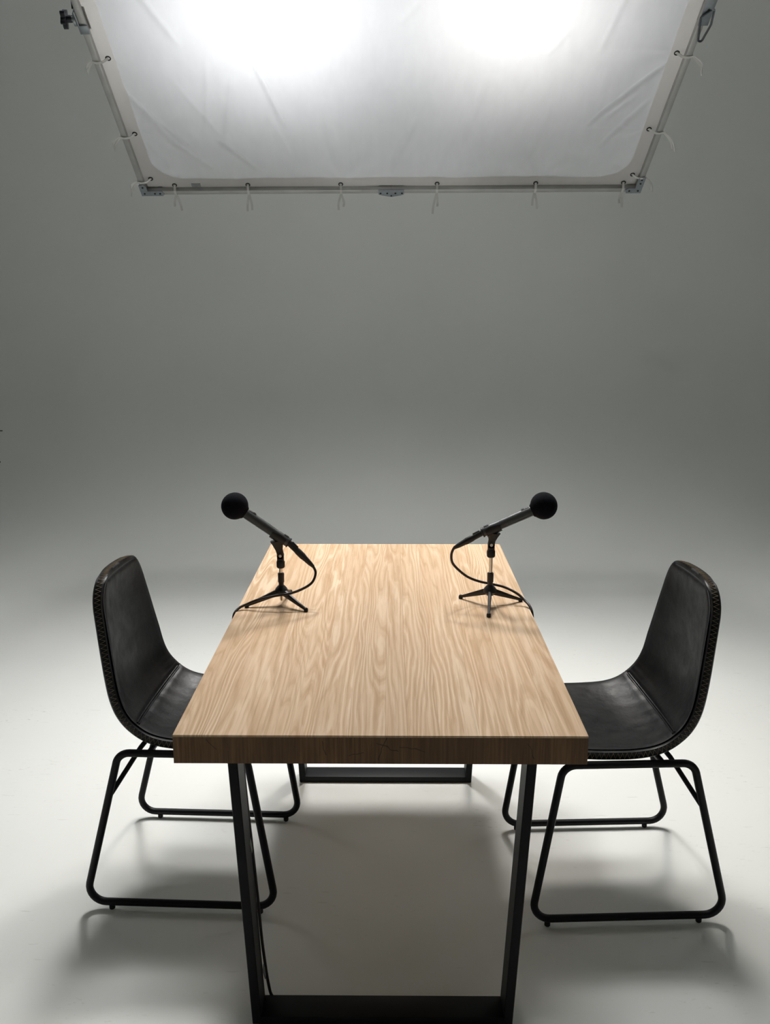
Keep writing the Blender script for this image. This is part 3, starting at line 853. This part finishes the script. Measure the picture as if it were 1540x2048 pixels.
# hem: a band with rounded inner corners
bm = bmesh.new(); HW, HR = 0.066, 0.13
outer = []; inner = []
def corner_pts(cx, cy, sx_, sy_, n=10):
    res = []
    for k in range(n + 1):
        a = PI / 2 * k / n
        inx = cx + sx_ * (HW + HR - HR * math.cos(a)); iny = cy + sy_ * (HW + HR - HR * math.sin(a))
        f = k / n
        if f <= 0.5: ox, oy = cx, cy + sy_ * (HW + HR) * (1 - 2 * f)
        else: ox, oy = cx + sx_ * (HW + HR) * (2 * f - 1), cy
        res.append(((ox, oy), (inx, iny)))
    return res
e_ = 0.004
ring = corner_pts(e_, e_, 1, 1) + list(reversed(corner_pts(S - e_, e_, -1, 1))) + corner_pts(S - e_, S - e_, -1, -1) + list(reversed(corner_pts(e_, S - e_, 1, -1)))
dense = []
for (o0, i0), (o1, i1) in zip(ring, ring[1:] + ring[:1]):
    dl = math.hypot(i1[0] - i0[0], i1[1] - i0[1]); n = max(1, int(dl / 0.03))
    for k in range(n):
        f = k / n; dense.append(((o0[0] + (o1[0] - o0[0]) * f, o0[1] + (o1[1] - o0[1]) * f), (i0[0] + (i1[0] - i0[0]) * f, i0[1] + (i1[1] - i0[1]) * f)))
cols = []
for (ox, oy), (ix, iy) in dense:
    c_ = []
    for q in range(5):
        f = q / 4; x, y = ox + (ix - ox) * f, oy + (iy - oy) * f
        e = min(x, y, S - x, S - y)
        wv = 0.0
        for gu, gv, ph, kk in gp:
            dd = math.hypot(x - gu, y - gv)
            if dd < 0.12: wv += 0.004 * math.sin(dd * 110) * math.exp(-dd / 0.035) * f
        c_.append(bm.verts.new((x, y, -0.012 - cloth_h(x, y) * min(1, e / 0.10) + wv)))
    cols.append(c_)
for A, B in zip(cols, cols[1:] + cols[:1]):
    for q in range(4): bm.faces.new((A[q], B[q], B[q + 1], A[q + 1]))
obj('hem', bm, M['hem'], sk)
# sewn label
bm = bmesh.new(); box(bm, 0.232, 0.276, 0.018, 0.040, -0.0095, -0.0075, 0.0004); o = obj('sewn_label', bm, M['tagm'], sk, smooth=False); o['label'] = 'small blank grey label sewn on the hem'

G = (IN.to_3x3() @ Vector((0, 0, -1))).normalized()     # gravity in frame coordinates
rt = random.Random(11)
def ribbon(bm, pts, wdir, wd, th=0.0012):
    sweep(bm, pts, 1, up=wdir, sect=[(wd, th), (-wd, th), (-wd, -th), (wd, -th)])
def tie(u, v, side, tails=2, length=0.07):
    # eyelet in the hem
    z_ = -0.008
    if side[0] != 'x':
        bm = bmesh.new()
        ringp = [(u + 0.0095 * math.cos(a), v + 0.0095 * math.sin(a), z_) for a in [2 * PI * k / 20 for k in range(20)]]
        sweep(bm, ringp, 0.0024, 8, closed=True); obj('eyelet', bm, M['bracket'], sk)
    k = side[0]
    ax = {'b': Vector((0, -1, 0)), 't': Vector((0, 1, 0)), 'l': Vector((-1, 0, 0)), 'r': Vector((1, 0, 0))}[k]
    wd = Vector((1, 0, 0)) if k in 'bt' else Vector((0, 1, 0))
    c = Vector((u, v, 0))
    edge = {'b': v, 't': S - v, 'l': u, 'r': S - u}[k]       # distance from the tube's centre line
    ctr = c + ax * edge
    q = 0.0150
    lp = [c + Vector((0, 0, z_)), c.lerp(ctr, 0.45) + Vector((0, 0, 0.012)), ctr - ax * q + Vector((0, 0, q)), ctr + Vector((0, 0, q + .001)), ctr + ax * q + Vector((0, 0, q * .8)), ctr + ax * (q + .001),
          ctr + ax * q + Vector((0, 0, -q)), ctr + Vector((0, 0, -q - .001))]
    bm = bmesh.new(); ribbon(bm, lp, wd, 0.0055)
    for t in range(tails):
        st = ctr + ax * (q + 0.001) + Vector((0, 0, q * 0.6))
        sgn = -1 if t == 0 else 1
        L_ = length * rt.uniform(0.65, 1.1)
        lat = wd * sgn * rt.uniform(0.004, 0.012) + ax * rt.uniform(0.004, 0.016)
        pts = [st, st + lat * 0.6 + G * L_ * 0.25, st + lat * 1.3 + G * L_ * 0.6, st + lat * rt.uniform(0.9, 2.0) + G * L_]
        if k in 'lr':
            o_ = ax * L_ * rt.uniform(0.25, 0.55)
            pts = [pts[0], pts[1] + o_ * 0.55, pts[2] + o_ * 0.9, pts[3] + o_]
        ribbon(bm, catmull(pts, 4), wd, 0.0052)
    obj('tie', bm, M['strap'], sk, smooth=False)
for u in bu: tie(u, 0.030, 'b', 2, 0.078)
tie(0.150, 0.030, 'b', 2, 0.055); tie(S - 0.075, 0.030, 'b', 2, 0.06)
for v in [0.105] + sv:
    tie(0.045, v - 0.03, 'l', 2, 0.055); tie(S - 0.045, v - 0.02, 'r', 2, 0.085 if v > 0.2 else 0.06)
for u in bu + [0.10, S - 0.10]: tie(u, S - 0.030, 't', 1, 0.05)

# ------------------------------------------------------------------ lamps behind the silk
def lamp(name_label, pos, target, mat, R_=0.36, watts=400, tint=(1, 1, 1), cone=72, soft=0.12):
    L0 = empty('studio_lamp', name_label, 'lamp')
    d = (Vector(target) - Vector(pos)).normalized()
    L0.matrix_world = along(pos, d)
    bm = bmesh.new(); lathe(bm, [(0.0, -0.002), (R_ * 0.5, -0.001), (R_, 0.0), (R_, 0.001), (0.0, 0.002)], 48); obj('lamp_face', bm, mat, L0)
    bm = bmesh.new(); lathe(bm, [(R_ + 0.006, 0.012), (R_ + 0.010, 0.0), (R_ * 0.92, -0.10), (0.10, -0.34), (0.095, -0.335), (R_ * 0.90, -0.095), (R_ + 0.003, 0.0), (R_ + 0.006, 0.012)], 48, caps=False); obj('softbox', bm, M['bracket'], L0)
    bm = bmesh.new(); lathe(bm, [(0.0, -0.60), (0.06, -0.60), (0.075, -0.58), (0.075, -0.36), (0.10, -0.34), (0.10, -0.325), (0.0, -0.32)], 32); hd = obj('lamp_head', bm, M['plastic'], L0)
    inv = L0.matrix_world.inverted()
    p0 = L0.matrix_world @ Vector((0, 0, -0.46)); p1 = Vector((p0.x, p0.y, CH))
    if p1.z - p0.z > 0.05:
        bm = bmesh.new(); sweep(bm, [inv @ p0, inv @ p1], 0.016, 12); obj('hanging_pole', bm, M['bracket'], L0)
    ld = bpy.data.lights.new('lamp_beam', 'SPOT'); ld.energy = watts; ld.color = tint
    ld.spot_size = math.radians(cone); ld.spot_blend = 1.0; ld.shadow_soft_size = soft
    lo = bpy.data.objects.new('lamp_beam', ld); col.objects.link(lo); lo.parent = L0
    lo.matrix_local = Matrix.Translation((0, 0, 0.03)) @ Matrix.Rotation(PI, 4, 'X')
lamp('daylight studio lamp behind the silk, the larger left glow', (-0.50, 4.36, 3.55), (-0.50, 2.7, 0.6), M['lampl'], 0.30, BEAM_L, (1, 0.985, 0.96), 84, 0.22)
lamp('warm studio lamp behind the silk, the smaller right glow', (0.50, 4.36, 3.55), (0.50, 2.7, 0.6), M['lampr'], 0.26, BEAM_R, (1, 0.95, 0.88), 74, 0.20)
lamp('daylight studio lamp hung high above the left half of the silk', (-0.45, 4.1, 5.3), (-0.62, 3.3, 0.0), M['lamph'], 0.36, BEAM_TOP, (1, 0.99, 0.975), 76, 0.45)
lamp('daylight studio lamp hung high above the right half of the silk', (0.45, 4.1, 5.3), (0.62, 3.3, 0.0), M['lamph'], 0.36, BEAM_TOP, (1, 0.99, 0.975), 76, 0.45)

lamp('daylight softbox far to the left of the table, outside the picture', (-3.1, 4.6, 2.3), (0.0, 2.0, 0.1), M['lamph'], 0.45, BEAM_SIDE, (1, 0.99, 0.975), 64, 0.60)
lamp('daylight softbox far to the right of the table, outside the picture', (3.1, 4.6, 2.3), (0.0, 2.0, 0.1), M['lamph'], 0.45, BEAM_SIDE, (1, 0.99, 0.975), 64, 0.60)

# ------------------------------------------------------------------ stand at the left edge of the picture
gs = empty('grip_stand', 'black grip stand at the left edge, only its knob and handle tips showing', 'stand', (-2.45, 3.4, 0))
def gob(name, bm, mat, parent=gs, **k): return obj(name, bm, mat, parent, **k)
bm = bmesh.new(); lathe(bm, [(0.0175, 0.10), (0.0175, 0.75), (0.022, 0.755), (0.022, 0.80), (0.014, 0.805), (0.014, 1.20), (0, 1.2)], 24); gob('pole', bm, M['blackmetal'])
for k in range(3):
    a = math.radians(75 + 120 * k); d = Vector((math.cos(a), math.sin(a), 0))
    bm = bmesh.new(); sweep(bm, fillet([Vector((0, 0, 0.30 - k * 0.05)) + d * 0.015, Vector((0, 0, 0.27 - k * 0.05)) + d * 0.12, Vector((0, 0, 0.03)) + d * 0.40, Vector((0, 0, 0.012)) + d * 0.46], 0.04, 5, closed=False), 0.011, 12)
    gob('leg', bm, M['blackmetal'])
for z_, xe, zt_ in ((1.05, 0.945, 1.057), (0.935, 0.925, 0.932)):
    bm = bmesh.new(); lathe(bm, [(0.030, -0.02), (0.034, -0.015), (0.034, 0.015), (0.030, 0.02)], 24, along((0, -0.03, z_), (0, 1, 0))); gob('grip_head', bm, M['blackmetal'])
    bm = bmesh.new(); sweep(bm, [(0, -0.01, z_), (xe - 0.03, 0, zt_)], 0.008, 12); ar = gob('arm', bm, M['blackmetal'])
    if z_ > 1:
        bm = bmesh.new(); lathe(bm, [(0, -0.035), (0.012, -0.034), (0.017, -0.022), (0.0175, -0.008), (0.013, 0.006), (0.004, 0.012), (0.0022, 0.014), (0.0018, 0.026), (0, 0.0265)], 20, along((xe, 0, zt_), (1, 0, 0.02)))
    else:
        bm = bmesh.new(); sweep(bm, [(xe - 0.04, 0, zt_ - 0.012), (xe - 0.01, 0, zt_), (xe + 0.026, 0, zt_ + 0.006)], 0.006, 12, radii=[0.010, 0.011, 0.004])
    gob('knob' if z_ > 1 else 'handle', bm, M['plastic'], ar)
